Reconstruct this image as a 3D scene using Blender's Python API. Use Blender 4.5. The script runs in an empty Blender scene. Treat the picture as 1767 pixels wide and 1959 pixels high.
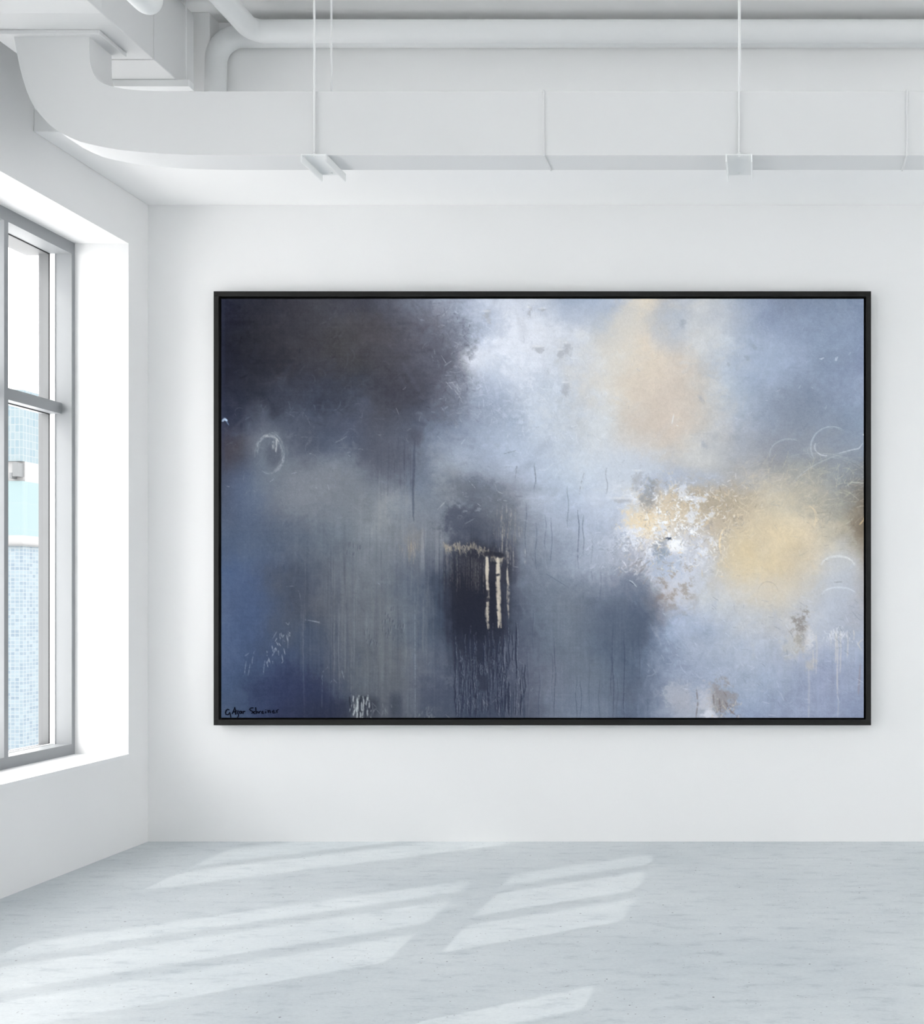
import bpy, math, random
import numpy as np
from mathutils import Vector

random.seed(4)
C = bpy.context.scene.collection
FPX, VX, VY = 2000.0, 1462.0, 1152.0       # focal length in pixels, vanishing point of the room's depth lines
EYE = 1.2
D = 5.24                                    # distance from the eye to the back wall
LW = -3.089                                 # inner face of the window wall
CEIL = 3.652
RW, REAR = 4.6, -4.0
BEAM = 4.42                                 # front face of the dropped soffit

def wx(px, d): return (px - VX) * d / FPX
def wz(py, d): return EYE + (VY - py) * d / FPX

# ------------------------------------------------------------------ materials
def srgb(c):
    return tuple(((v / 255) / 12.92 if v / 255 <= .04045 else ((v / 255 + .055) / 1.055) ** 2.4) for v in c)

def new_mat(name):
    m = bpy.data.materials.new(name); m.use_nodes = True
    nt = m.node_tree
    b = nt.nodes['Principled BSDF']
    return m, nt, b

def paint_mat(name, col, rough=.6, var=.03, scale=3.0, bump=.0, spec=.3, bscale=180, metallic=0):
    """plain coat of paint: base colour with a faint cloudy variation and a fine roller texture"""
    m, nt, b = new_mat(name)
    N, L = nt.nodes, nt.links
    tc = N.new('ShaderNodeTexCoord')
    nz = N.new('ShaderNodeTexNoise'); nz.inputs['Scale'].default_value = scale; nz.inputs['Detail'].default_value = 4
    L.new(tc.outputs['Object'], nz.inputs['Vector'])
    mx = N.new('ShaderNodeMix'); mx.data_type = 'RGBA'
    a = tuple(max(0, v * (1 - var)) for v in col); c = tuple(min(1, v * (1 + var)) for v in col)
    mx.inputs[6].default_value = (*a, 1); mx.inputs[7].default_value = (*c, 1)
    L.new(nz.outputs['Fac'], mx.inputs[0]); L.new(mx.outputs[2], b.inputs['Base Color'])
    b.inputs['Roughness'].default_value = rough
    b.inputs['Specular IOR Level'].default_value = spec
    b.inputs['Metallic'].default_value = metallic
    if bump:
        n2 = N.new('ShaderNodeTexNoise'); n2.inputs['Scale'].default_value = bscale; n2.inputs['Detail'].default_value = 2
        L.new(tc.outputs['Object'], n2.inputs['Vector'])
        bp = N.new('ShaderNodeBump'); bp.inputs['Strength'].default_value = bump; bp.inputs['Distance'].default_value = .002
        L.new(n2.outputs['Fac'], bp.inputs['Height']); L.new(bp.outputs['Normal'], b.inputs['Normal'])
    return m

WALLC = (.81, .813, .815)
M_wall = paint_mat('wall_paint', WALLC, .8, .012, 1.2, .08, .2)
M_ceil = paint_mat('ceiling_paint', (.87, .872, .872), .85, .015, 1.5, .08, .15)
M_duct = paint_mat('duct_paint', (.675, .68, .683), .55, .015, 2.5, .05, .3)
M_pipe = paint_mat('pipe_paint', (.70, .712, .715), .5, .02, 5, .12, .3, 60)
M_rod = paint_mat('rod_paint', (.78, .79, .79), .5, .02, 8)
M_win = paint_mat('window_aluminium', (.27, .283, .295), .45, .03, 4, 0, .3)
M_win_out = paint_mat('window_aluminium_outer', (.15, .155, .16), .5, .03, 4, 0, .2)
M_slit = paint_mat('white_slit_strip', (.85, .87, .88), .5, .02, 4)  # bright slit of sky beside the glass, painted as a white strip
M_rub = paint_mat('black_rubber', (.02, .02, .022), .6, .1, 10)
M_sill = paint_mat('sill_paint', (.82, .826, .832), .5, .015, 2, .04, .3)
M_frame = paint_mat('black_wood_frame', (.0175, .0175, .0172), .6, .08, 14, .1, .12)
M_gap = paint_mat('matt_black_rebate', (.006, .006, .007), .9, .1, 10, 0, .1)
M_ink = paint_mat('signature_ink', (.004, .005, .014), .9, .1, 30, 0, .02)
M_bounce = paint_mat('bounce_ground', (.85, .85, .845), .9, .03, .2)  # unseen ground, made near white to bounce daylight up to the ceiling

def floor_mat():
    m, nt, b = new_mat('polished_concrete')
    N, L = nt.nodes, nt.links
    tc = N.new('ShaderNodeTexCoord')
    def mapping(sx, sy):
        mp = N.new('ShaderNodeMapping'); mp.inputs['Scale'].default_value = (sx, sy, 1)
        L.new(tc.outputs['Object'], mp.inputs['Vector']); return mp.outputs['Vector']
    def noise(vec, scale, detail=5, rough=.6):
        n = N.new('ShaderNodeTexNoise'); n.inputs['Scale'].default_value = scale
        n.inputs['Detail'].default_value = detail; n.inputs['Roughness'].default_value = rough
        L.new(vec, n.inputs['Vector']); return n.outputs['Fac']
    def ramp(fac, stops):
        r = N.new('ShaderNodeValToRGB')
        e = r.color_ramp.elements
        e[0].position, e[0].color = stops[0][0], (*stops[0][1], 1)
        e[1].position, e[1].color = stops[-1][0], (*stops[-1][1], 1)
        for p, c in stops[1:-1]:
            k = e.new(p); k.color = (*c, 1)
        L.new(fac, r.inputs['Fac']); return r.outputs['Color']
    def mix(mode, fac, a, c):
        x = N.new('ShaderNodeMix'); x.data_type = 'RGBA'; x.blend_type = mode
        if isinstance(fac, float): x.inputs[0].default_value = fac
        else: L.new(fac, x.inputs[0])
        L.new(a, x.inputs[6])
        if isinstance(c, tuple): x.inputs[7].default_value = (*c, 1)
        else: L.new(c, x.inputs[7])
        return x.outputs[2]
    base = ramp(noise(mapping(.7, 1.0), 1.6, 6, .6), [(.3, (.53, .577, .605)), (.5, (.59, .632, .655)), (.72, (.645, .685, .705))])
    streak = ramp(noise(mapping(1.3, 3.8), 5.5, 9, .7), [(.34, (.72, .745, .77)), (.46, (.95, .955, .96)), (.6, (1.0, 1.0, 1.0)), (.75, (1.08, 1.08, 1.07))])
    col = mix('MULTIPLY', .8, base, streak)
    fine = ramp(noise(mapping(3.2, 7), 20, 6, .75), [(.33, (.80, .81, .82)), (.5, (1, 1, 1)), (.7, (1.06, 1.06, 1.06))])
    col = mix('MULTIPLY', .6, col, fine)
    # worn dark scuffs, few and thin
    scuff = ramp(noise(mapping(1.0, 3.6), 8, 4, .6), [(.69, (0, 0, 0)), (.76, (1, 1, 1))])
    col = mix('MIX', scuff, col, (.40, .425, .47))
    # small dark aggregate specks
    def specks(scale, thr, dens, seed):
        v = N.new('ShaderNodeTexVoronoi'); v.inputs['Scale'].default_value = scale
        mp = N.new('ShaderNodeMapping'); mp.inputs['Scale'].default_value = (1, 1, 1); mp.inputs['Location'].default_value = (seed, seed * 2, 0)
        L.new(tc.outputs['Object'], mp.inputs['Vector']); L.new(mp.outputs['Vector'], v.inputs['Vector'])
        lt = N.new('ShaderNodeMath'); lt.operation = 'LESS_THAN'; lt.inputs[1].default_value = thr
        L.new(v.outputs['Distance'], lt.inputs[0])
        sp = N.new('ShaderNodeSeparateColor'); L.new(v.outputs['Color'], sp.inputs[0])
        g = N.new('ShaderNodeMath'); g.operation = 'GREATER_THAN'; g.inputs[1].default_value = dens
        L.new(sp.outputs[0], g.inputs[0])
        mu = N.new('ShaderNodeMath'); mu.operation = 'MULTIPLY'
        L.new(lt.outputs[0], mu.inputs[0]); L.new(g.outputs[0], mu.inputs[1]); return mu.outputs[0]
    col = mix('MIX', specks(20, .075, .80, 3.1), col, (.16, .175, .20))
    col = mix('MIX', specks(46, .12, .66, 7.7), col, (.30, .315, .34))
    L.new(col, b.inputs['Base Color'])
    b.inputs['Roughness'].default_value = .38
    b.inputs['Specular IOR Level'].default_value = .35
    bp = N.new('ShaderNodeBump'); bp.inputs['Strength'].default_value = .06; bp.inputs['Distance'].default_value = .002
    L.new(noise(mapping(2, 4), 30, 4, .6), bp.inputs['Height']); L.new(bp.outputs['Normal'], b.inputs['Normal'])
    return m
M_floor = floor_mat()

def glass_mat():
    m = bpy.data.materials.new('clear_glass'); m.use_nodes = True
    nt = m.node_tree; N, L = nt.nodes, nt.links
    N.clear()
    o = N.new('ShaderNodeOutputMaterial'); t = N.new('ShaderNodeBsdfTransparent'); g = N.new('ShaderNodeBsdfGlossy')
    t.inputs[0].default_value = (.978, .98, .98, 1); g.inputs['Roughness'].default_value = .02
    f = N.new('ShaderNodeFresnel'); f.inputs[0].default_value = 1.2
    x = N.new('ShaderNodeMixShader')
    ge = N.new('ShaderNodeNewGeometry'); inv = N.new('ShaderNodeMath'); inv.operation = 'SUBTRACT'; inv.inputs[0].default_value = 1
    L.new(ge.outputs['Backfacing'], inv.inputs[1])
    mu = N.new('ShaderNodeMath'); mu.operation = 'MULTIPLY'          # no internal reflection inside the thin pane
    L.new(f.outputs[0], mu.inputs[0]); L.new(inv.outputs[0], mu.inputs[1])
    L.new(mu.outputs[0], x.inputs[0]); L.new(t.outputs[0], x.inputs[1]); L.new(g.outputs[0], x.inputs[2]); L.new(x.outputs[0], o.inputs[0])
    return m
M_glass = glass_mat()

def facade_mat(name, ca, cb, cm, sx, sz):
    """curtain wall: rows of window cells of slightly differing blue between pale mullions"""
    m, nt, b = new_mat(name)
    N, L = nt.nodes, nt.links
    tc = N.new('ShaderNodeTexCoord')
    sp = N.new('ShaderNodeSeparateXYZ'); L.new(tc.outputs['Object'], sp.inputs[0])
    ad = N.new('ShaderNodeMath'); ad.operation = 'ADD'
    L.new(sp.outputs[0], ad.inputs[0]); L.new(sp.outputs[1], ad.inputs[1])
    cb_ = N.new('ShaderNodeCombineXYZ'); L.new(ad.outputs[0], cb_.inputs[0]); L.new(sp.outputs[2], cb_.inputs[1])
    br = N.new('ShaderNodeTexBrick'); br.offset = 0
    br.inputs['Scale'].default_value = 1; br.inputs['Brick Width'].default_value = sx; br.inputs['Row Height'].default_value = sz
    br.inputs['Mortar Size'].default_value = .09; br.inputs['Mortar Smooth'].default_value = .2
    br.inputs['Color1'].default_value = (*ca, 1); br.inputs['Color2'].default_value = (*cb, 1); br.inputs['Mortar'].default_value = (*cm, 1)
    L.new(cb_.outputs[0], br.inputs['Vector']); L.new(br.outputs[0], b.inputs['Base Color'])
    b.inputs['Roughness'].default_value = .5; b.inputs['Specular IOR Level'].default_value = .1
    return m

# ------------------------------------------------------------------ mesh helpers
class MB:
    def __init__(self): self.v, self.f, self.s = [], [], []
    def box(self, x0, x1, y0, y1, z0, z1):
        n = len(self.v)
        self.v += [(x, y, z) for z in (z0, z1) for y in (y0, y1) for x in (x0, x1)]
        for q in ((0, 2, 3, 1), (4, 5, 7, 6), (0, 1, 5, 4), (2, 6, 7, 3), (0, 4, 6, 2), (1, 3, 7, 5)):
            self.f.append([n + i for i in q]); self.s.append(False)
        return self
    def loft(self, rings, smooth=False, caps=True, closed=True):
        n = len(self.v); k = len(rings[0])
        for r in rings: self.v += [tuple(p) for p in r]
        for i in range(len(rings) - 1):
            for j in range(k if closed else k - 1):
                a, b_ = n + i * k + j, n + i * k + (j + 1) % k
                self.f.append([a, b_, b_ + k, a + k]); self.s.append(smooth)
        if caps:
            self.f.append([n + j for j in range(k)][::-1]); self.s.append(False)
            e = n + (len(rings) - 1) * k
            self.f.append([e + j for j in range(k)]); self.s.append(False)
        return self
    def tube(self, pts, r, seg=24, caps=True):
        pts = [Vector(p) for p in pts]
        rings, up = [], None
        for i, p in enumerate(pts):
            t = ((pts[i + 1] - p).normalized() if i + 1 < len(pts) else Vector((0, 0, 0)))
            if i: t = t + (p - pts[i - 1]).normalized()
            t.normalize()
            if up is None:
                up = Vector((0, 0, 1)) if abs(t.z) < .9 else Vector((1, 0, 0))
            u = (up - t * up.dot(t)).normalized(); w = t.cross(u); up = u
            rr = r[i] if isinstance(r, (list, tuple)) else r
            rings.append([p + (u * math.cos(a) + w * math.sin(a)) * rr for a in [2 * math.pi * j / seg for j in range(seg)]])
        return self.loft(rings, True, caps)
    def build(self, name, mat, parent=None, bevel=0, seg=2, loc=None):
        me = bpy.data.meshes.new(name); me.from_pydata(self.v, [], self.f)
        me.validate()
        if len(me.polygons) == len(self.s):
            me.polygons.foreach_set('use_smooth', self.s)
        import bmesh
        bm = bmesh.new(); bm.from_mesh(me); bmesh.ops.recalc_face_normals(bm, faces=bm.faces); bm.to_mesh(me); bm.free()
        o = bpy.data.objects.new(name, me); C.objects.link(o)
        if mat: me.materials.append(mat)
        if parent is not None: o.parent = parent; o.location = -Vector(parent.location)
        if bevel:
            b = o.modifiers.new('bevel', 'BEVEL'); b.width = bevel; b.segments = seg; b.limit_method = 'ANGLE'; b.angle_limit = math.radians(40)
        return o

def tag(o, label, cat, group=None):
    o['label'] = label; o['category'] = cat
    if group: o['group'] = group
    return o
def struct(o, label=None, cat=None):
    o['kind'] = 'structure'
    if label: o['label'] = label; o['category'] = cat
    return o
def empty(name, loc):
    o = bpy.data.objects.new(name, None); C.objects.link(o); o.location = loc; o.empty_display_size = .1
    return o
def arc(c, a, b, r, n=10):
    """quarter bend in the plane of unit vectors a and b: from c + a*r to c + b*r"""
    c, a, b = Vector(c), Vector(a), Vector(b)
    return [c + (a * math.cos(t) + b * math.sin(t)) * r for t in [math.pi / 2 * i / n for i in range(n + 1)]]

# ------------------------------------------------------------------ the room
struct(MB().box(-3.52, RW + .2, REAR - .2, D + .2, -.2, 0).build('floor', M_floor), 'pale grey speckled concrete floor', 'floor')
struct(MB().box(-3.52, RW + .2, REAR - .2, D + .2, CEIL, CEIL + .2).build('ceiling', M_ceil), 'white painted ceiling above the ducts and pipes', 'ceiling')
struct(MB().box(-3.52, RW + .2, D, D + .2, 0, CEIL).build('wall_back', M_wall), 'long white wall behind the painting', 'wall')
struct(MB().box(LW, RW, BEAM, D, wz(393, D), CEIL).build('trim_1', M_ceil, bevel=.004), 'white dropped soffit running along the top of the back wall', 'soffit')
struct(MB().box(-2.46, -2.306, 4.345, BEAM, wz(393, D), CEIL).build('trim_2', M_ceil, bevel=.004), 'narrow boxed riser on the soffit face beside the duct corner', 'boxing')

WIN_T, WIN_B, WIN_W, WIN_P, WIN_FAR = 2.943, .445, 1.32, 1.70, 5.08
NW = 5
w = MB()
XO = -3.52
w.box(XO, LW, REAR, D, 0, WIN_B); w.box(XO, LW, REAR, D, WIN_T, CEIL)
edges = [D]
for k in range(NW):
    edges += [WIN_FAR - WIN_P * k, WIN_FAR - WIN_P * k - WIN_W]
edges.append(REAR)
for i in range(0, len(edges), 2):
    w.box(XO, LW, edges[i + 1], edges[i], WIN_B, WIN_T)
struct(w.build('wall_left', M_wall), 'white wall on the left with tall recessed windows', 'wall')

# right and rear walls (out of the photograph), the right one with a long glassless opening added to let in fill daylight
w = MB(); y0, y1 = -3.2, 3.6
w.box(RW, RW + .2, REAR, D, 0, .5); w.box(RW, RW + .2, REAR, D, 1.7, CEIL)
w.box(RW, RW + .2, REAR, y0, .5, 1.7); w.box(RW, RW + .2, y1, D, .5, 1.7)
struct(w.build('wall_right', M_wall))
w = MB().box(-3.52, RW + .2, REAR - .2, REAR, 0, CEIL)
struct(w.build('wall_rear', M_wall))

# ------------------------------------------------------------------ windows of the left wall
XF, XG, XE = -3.35, -3.457, -3.51           # frame front, glass line, outer face of the frame
JW = .023
ZT, ZB = 2.885, .514                        # clear opening of the frame
TR0, TR1 = 2.111, 2.164                     # transom
def make_window(n, far):
    near = far - WIN_W
    root = empty('window_%d' % n, (XF, (near + far) / 2, .463)); root['kind'] = 'structure'
    if n == 1:
        root['label'] = 'tall grey aluminium window with thin mullions in the left wall'; root['category'] = 'window'
    f = MB()
    f.box(XG, XF, near, far, ZT, WIN_T)
    f.box(XG, XF, near, far, .445, ZB)
    f.box(XG, XF, near, near + JW, ZB, ZT); f.box(XG, XF, far - JW, far, ZB, ZT)
    f.build('frame', M_win, root)
    f = MB()
    f.box(XE - .08, XG, near, far, ZT, WIN_T)
    f.box(XE, XG, near, far, .445, ZB)
    f.box(XE, XG, near, near + JW, ZB, ZT); f.box(XE, XG, far - JW, far, ZB, ZT)
    f.build('outer_frame', M_win_out, root)
    MB().box(XF, LW + .005, near, far, .445, .463).build('sill_board', M_sill, root)
    ms = [near + JW, near + .419, near + .444, near + .848, near + .873, far - JW]
    MB().box(XE, XF, ms[1], ms[2], ZB, ZT).build('mullion', M_win, root)
    MB().box(XE, XF, ms[3], ms[4], ZB, ZT).build('mullion', M_win, root)
    for i in (0, 2, 4):
        a, b = ms[i], ms[i + 1]
        MB().box(XE + .01, -3.40, a, b, TR0, TR1).build('transom', M_win, root)
        for z0, z1 in ((ZB, TR0), (TR1, ZT)):
            t = .004
            g = MB()
            g.box(XG - .002, XG + .004, a, a + t, z0, z1); g.box(XG - .002, XG + .004, b - t, b, z0, z1)
            g.box(XG - .002, XG + .004, a + t, b - t, z0, z0 + t); g.box(XG - .002, XG + .004, a + t, b - t, z1 - t, z1)
            p = MB().box(XG - .004, XG, a + .001, b - .001, z0 + .001, z1 - .001).build('glass_pane', M_glass, root)
            g.build('gasket', M_rub, root)
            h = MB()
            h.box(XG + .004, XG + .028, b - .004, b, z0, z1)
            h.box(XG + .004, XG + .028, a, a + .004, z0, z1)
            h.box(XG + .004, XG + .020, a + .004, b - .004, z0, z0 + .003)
            h.build('bright_slit_strip', M_slit, root)  # white strips stand in for the slit of light at the jamb
for k in range(NW): make_window(k + 1, WIN_FAR - WIN_P * k)

# ------------------------------------------------------------------ ducts, pipes and hangers
DD = 3.807                                   # front face of the flat duct
DB = DD * 1.034
ZTOP, ZBOT = wz(175, DD), wz(297, DD)
# --- trunk duct under the ceiling, coming from behind the camera
TZ, TX0, TX1 = 3.276, -2.813, -2.335
TEND, TTOP = 4.28, 3.605
trunk = tag(empty('trunk_duct', (-2.57, 2.0, TZ)), 'big rectangular white duct running along the ceiling towards the painting wall', 'duct')
def ring(y, s): return [(TX0 + s, y, TZ + s), (TX1 - s, y, TZ + s), (TX1 - s, y, TTOP - s), (TX0 + s, y, TTOP - s)]
MB().loft([ring(-1.5, .014), ring(3.62, .014), ring(3.685, 0), ring(TEND, 0)]).build('body', M_duct, trunk, .003)
MB().loft([ring(3.997, -.004), ring(4.012, -.004)]).build('seam', M_duct, trunk, .002)

# --- flat duct with its elbow
duct = tag(empty('flat_duct', (wx(600, DD), (DD + DB) / 2, ZBOT)), 'long flat white duct crossing in front of the soffit with a bend up at left', 'duct')
outer = [(27, 72), (32, 100), (38, 130), (44, 152), (51, 174), (58, 191), (66, 206), (80, 223), (96, 240), (114, 253), (134, 263), (153, 271), (172, 276),
         (201, 282), (230, 287), (270, 291), (310, 294), (360, 296), (420, 297), (520, 297)]
inner = [(171, 72), (171, 96), (172, 118), (174, 127), (177, 137), (180, 143), (185, 150), (190, 155), (199, 160), (209, 164), (217, 166),
         (227, 168), (238, 170), (250, 171.5), (270, 173), (300, 174.2), (335, 174.8), (375, 175), (420, 175), (520, 175)]
xe = 2200
outer.append((xe, 297)); inner.append((xe, 175))
b = MB()
rings = []
for (ox, oy), (ix, iy) in zip(outer, inner):
    p, q = (wx(ox, DD), wz(oy, DD)), (wx(ix, DD), wz(iy, DD))
    if oy == 72: p, q = (p[0], TZ - .017), (q[0], TZ - .017)
    rings.append([(p[0], DD, p[1]), (q[0], DD, q[1]), (q[0], DB, q[1]), (p[0], DB, p[1])])
n = len(b.v); b.loft(rings)
bo = b.build('body', M_duct, duct)
for pl in bo.data.polygons: pl.use_smooth = True
ed = bo.modifiers.new('split', 'EDGE_SPLIT'); ed.split_angle = math.radians(35)
MB().box(-2.806, -2.410, DD * .9953, DD * 1.038, TZ - .017, TZ - .0006).build('flange', M_duct, duct, .002)
for px in (1040, 1734):
    x = wx(px, DD); e = .005; t = .003
    s = MB()
    s.box(x - t, x + t, DD - e, DD, ZBOT - e, ZTOP + e); s.box(x - t, x + t, DD, DB, ZBOT - e, ZBOT)
    s.box(x - t, x + t, DD, DB, ZTOP, ZTOP + e)
    s.build('seam', M_duct, duct, .001)

# --- channel hangers with threaded rods
def channel(x0, x1, y0, y1, zt, h, t=.0045):
    """inverted channel, web on top, flanges hanging down"""
    prof = [(x0, zt), (x1, zt), (x1, zt - h), (x1 - t, zt - h), (x1 - t, zt - t), (x0 + t, zt - t), (x0 + t, zt - h), (x0, zt - h)]
    return MB().loft([[(x, y0, z) for x, z in prof], [(x, y1, z) for x, z in prof]])
def rod(x, y, z0, z1, r=.0038):
    return MB().tube([(x, y, z0), (x, y, z1)], r, 12)
for px0, px1, lab in ((575, 624, 'white channel hanger under the flat duct, nearer the duct bend'),
                      (1387.5, 1438.5, 'white channel hanger under the flat duct, far from the duct bend')):
    y0, y1 = DD * .9965, DD * 1.0435
    x0, x1 = wx(px0, y0), wx(px1, y0); xc = (x0 + x1) / 2
    h = tag(empty('duct_hanger', (xc, (y0 + y1) / 2, ZBOT)), lab, 'duct hanger', 'channel hangers under the flat duct')
    channel(x0, x1, y0, y1, ZBOT - .0004, .030).build('channel', M_rod, h, .0012)
    for y in (DD - .0062, DB + .014):
        r_ = rod(xc, y, ZBOT - .009, CEIL).build('rod', M_rod, h)
        MB().tube([(xc, y, ZBOT), (xc, y, ZBOT + .006)], .0062, 6).build('nut', M_rod, r_).location = (0, 0, 0)
h = tag(empty('trunk_hanger', (-2.57, 4.167, TZ)), 'white bracket under the far end of the big ceiling duct with a thin rod', 'duct hanger')
prof = [(4.150, TZ - .0004), (4.186, TZ - .0004), (4.186, TZ - .029), (4.183, TZ - .029), (4.183, TZ - .0035), (4.153, TZ - .0035), (4.153, TZ - .029), (4.150, TZ - .029)]
MB().box(-2.86, -2.284, 4.150, 4.188, TZ - .029, TZ - .0004).build('channel', M_rod, h, .002)
for x in (-2.305, -2.838): rod(x, 4.167, TZ - .02, CEIL, .003).build('rod', M_rod, h)

# --- round pipes
r = .0435
# A comes from behind the camera and turns right along the soffit
ax, ay, az = wx(482, 4.265), 4.265, wz(60, 4.265)
rb = .052
pa = [(ax, -1.5, az), (ax, ay - rb, az)] + [tuple(p) for p in arc((ax + rb, ay - rb, az), (-1, 0, 0), (0, 1, 0), rb)][1:] + [(RW, ay, az)]
tag(MB().tube(pa, r, 32).build('ceiling_pipe', M_pipe), 'round white pipe coming along the ceiling and turning right before the soffit', 'pipe')
# B rises behind the flat duct and turns right above it
by, bz = 4.372, wz(70, 4.372); bx = wx(413, 4.372); rb = .105
zb = wz(393, D) + .07
pb = [(bx, BEAM - .002, zb)] + [tuple(p) for p in arc((bx, BEAM - .002, zb + .048), (0, 0, -1), (0, -1, 0), .048, 10)][1:] + [(bx, by, bz - rb)] + [tuple(p) for p in arc((bx + rb, by, bz - rb), (-1, 0, 0), (0, 0, 1), rb, 14)][1:] + [(RW, by, bz)]
tag(MB().tube(pb, .0425, 32).build('ceiling_pipe', M_pipe), 'round white pipe rising behind the flat duct and bending right', 'pipe')
# C near the camera, bends up into the ceiling
cy, r3 = 3.30, .0335
cx = wx(289, cy); cz = wz(37, cy) + r3
rb = .045
pc = [(cx, -1.5, cz), (cx, cy - rb, cz)] + [tuple(p) for p in arc((cx, cy - rb, cz + rb), (0, 0, -1), (0, 1, 0), rb, 12)][1:] + [(cx, cy, CEIL)]
tag(MB().tube(pc, r3, 32).build('ceiling_pipe', M_pipe), 'short end of a round white pipe turning up into the ceiling at the top edge', 'pipe')

# ------------------------------------------------------------------ the painting
PY = 5.19                                    # front face of the frame
CY = PY + .006                               # face of the canvas, set just behind it
def fx(px): return wx(px, PY)
def fz(py): return wz(py, PY)
pic = tag(empty('framed_painting', ((fx(408.3) + fx(1665.8)) / 2, D, fz(1387.6))),
          'wide abstract painting in stormy blues and cream in a thin black frame', 'painting')
X0, X1, Z1, Z0 = fx(408.3), fx(1665.8), fz(557.1), fz(1387.6)
fw = 9.6 * PY / FPX
f = MB()
f.box(X0, X1, PY, D, Z1 - fw, Z1); f.box(X0, X1, PY, D, Z0, Z0 + fw * 1.13)
f.box(X0, X0 + fw, PY, D, Z0 + fw * 1.13, Z1 - fw); f.box(X1 - fw, X1, PY, D, Z0 + fw * 1.13, Z1 - fw)
f.build('frame', M_frame, pic, .0012)
MB().box(X0 + fw * .9, X1 - fw * .9, D - .022, D - .004, Z0 + fw, Z1 - fw * .9).build('backing', M_gap, pic)

#PAINT_BEGIN
# the canvas: a fine grid of paint with real relief; colours come from a hand-mixed underpainting,
# noise-driven scumbling, runs of thinned paint and palette-knife strokes (canvas units = 1/1231 of its width)
CW, CH = 1231, 803
STEP = 1.25
NXc, NYc = int(CW / STEP) + 1, int(CH / STEP) + 1
rng = np.random.default_rng(11)
gx = np.linspace(0, CW, NXc); gy = np.linspace(0, CH, NYc)
PX, PYc = np.meshgrid(gx, gy)

def vnoise(sx, sy, warp=None):
    """smooth value noise with cells of sx by sy canvas units, values -1..1"""
    x, y = (PX, PYc) if warp is None else (PX + warp[0], PYc + warp[1])
    nx, ny = int(CW / sx) + 12, int(CH / sy) + 12
    t = rng.uniform(-1, 1, (ny, nx))
    u = np.clip(x / sx + 5, 0, nx - 2.001); v = np.clip(y / sy + 5, 0, ny - 2.001)
    i, j = u.astype(int), v.astype(int); fu, fv = u - i, v - j
    fu = fu * fu * (3 - 2 * fu); fv = fv * fv * (3 - 2 * fv)
    return (t[j, i] * (1 - fu) + t[j, i + 1] * fu) * (1 - fv) + (t[j + 1, i] * (1 - fu) + t[j + 1, i + 1] * fu) * fv
def fbm(sx, sy, octv=5, gain=.55, warp=None):
    a, r, tot = 1, 0, 0
    for _ in range(octv):
        r = r + a * vnoise(max(sx, 1.6), max(sy, 1.6), warp); tot += a; a *= gain; sx *= .5; sy *= .5
    return r / tot * 1.6
def sstep(a, b, x):
    t = np.clip((x - a) / (b - a), 0, 1); return t * t * (3 - 2 * t)

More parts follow.
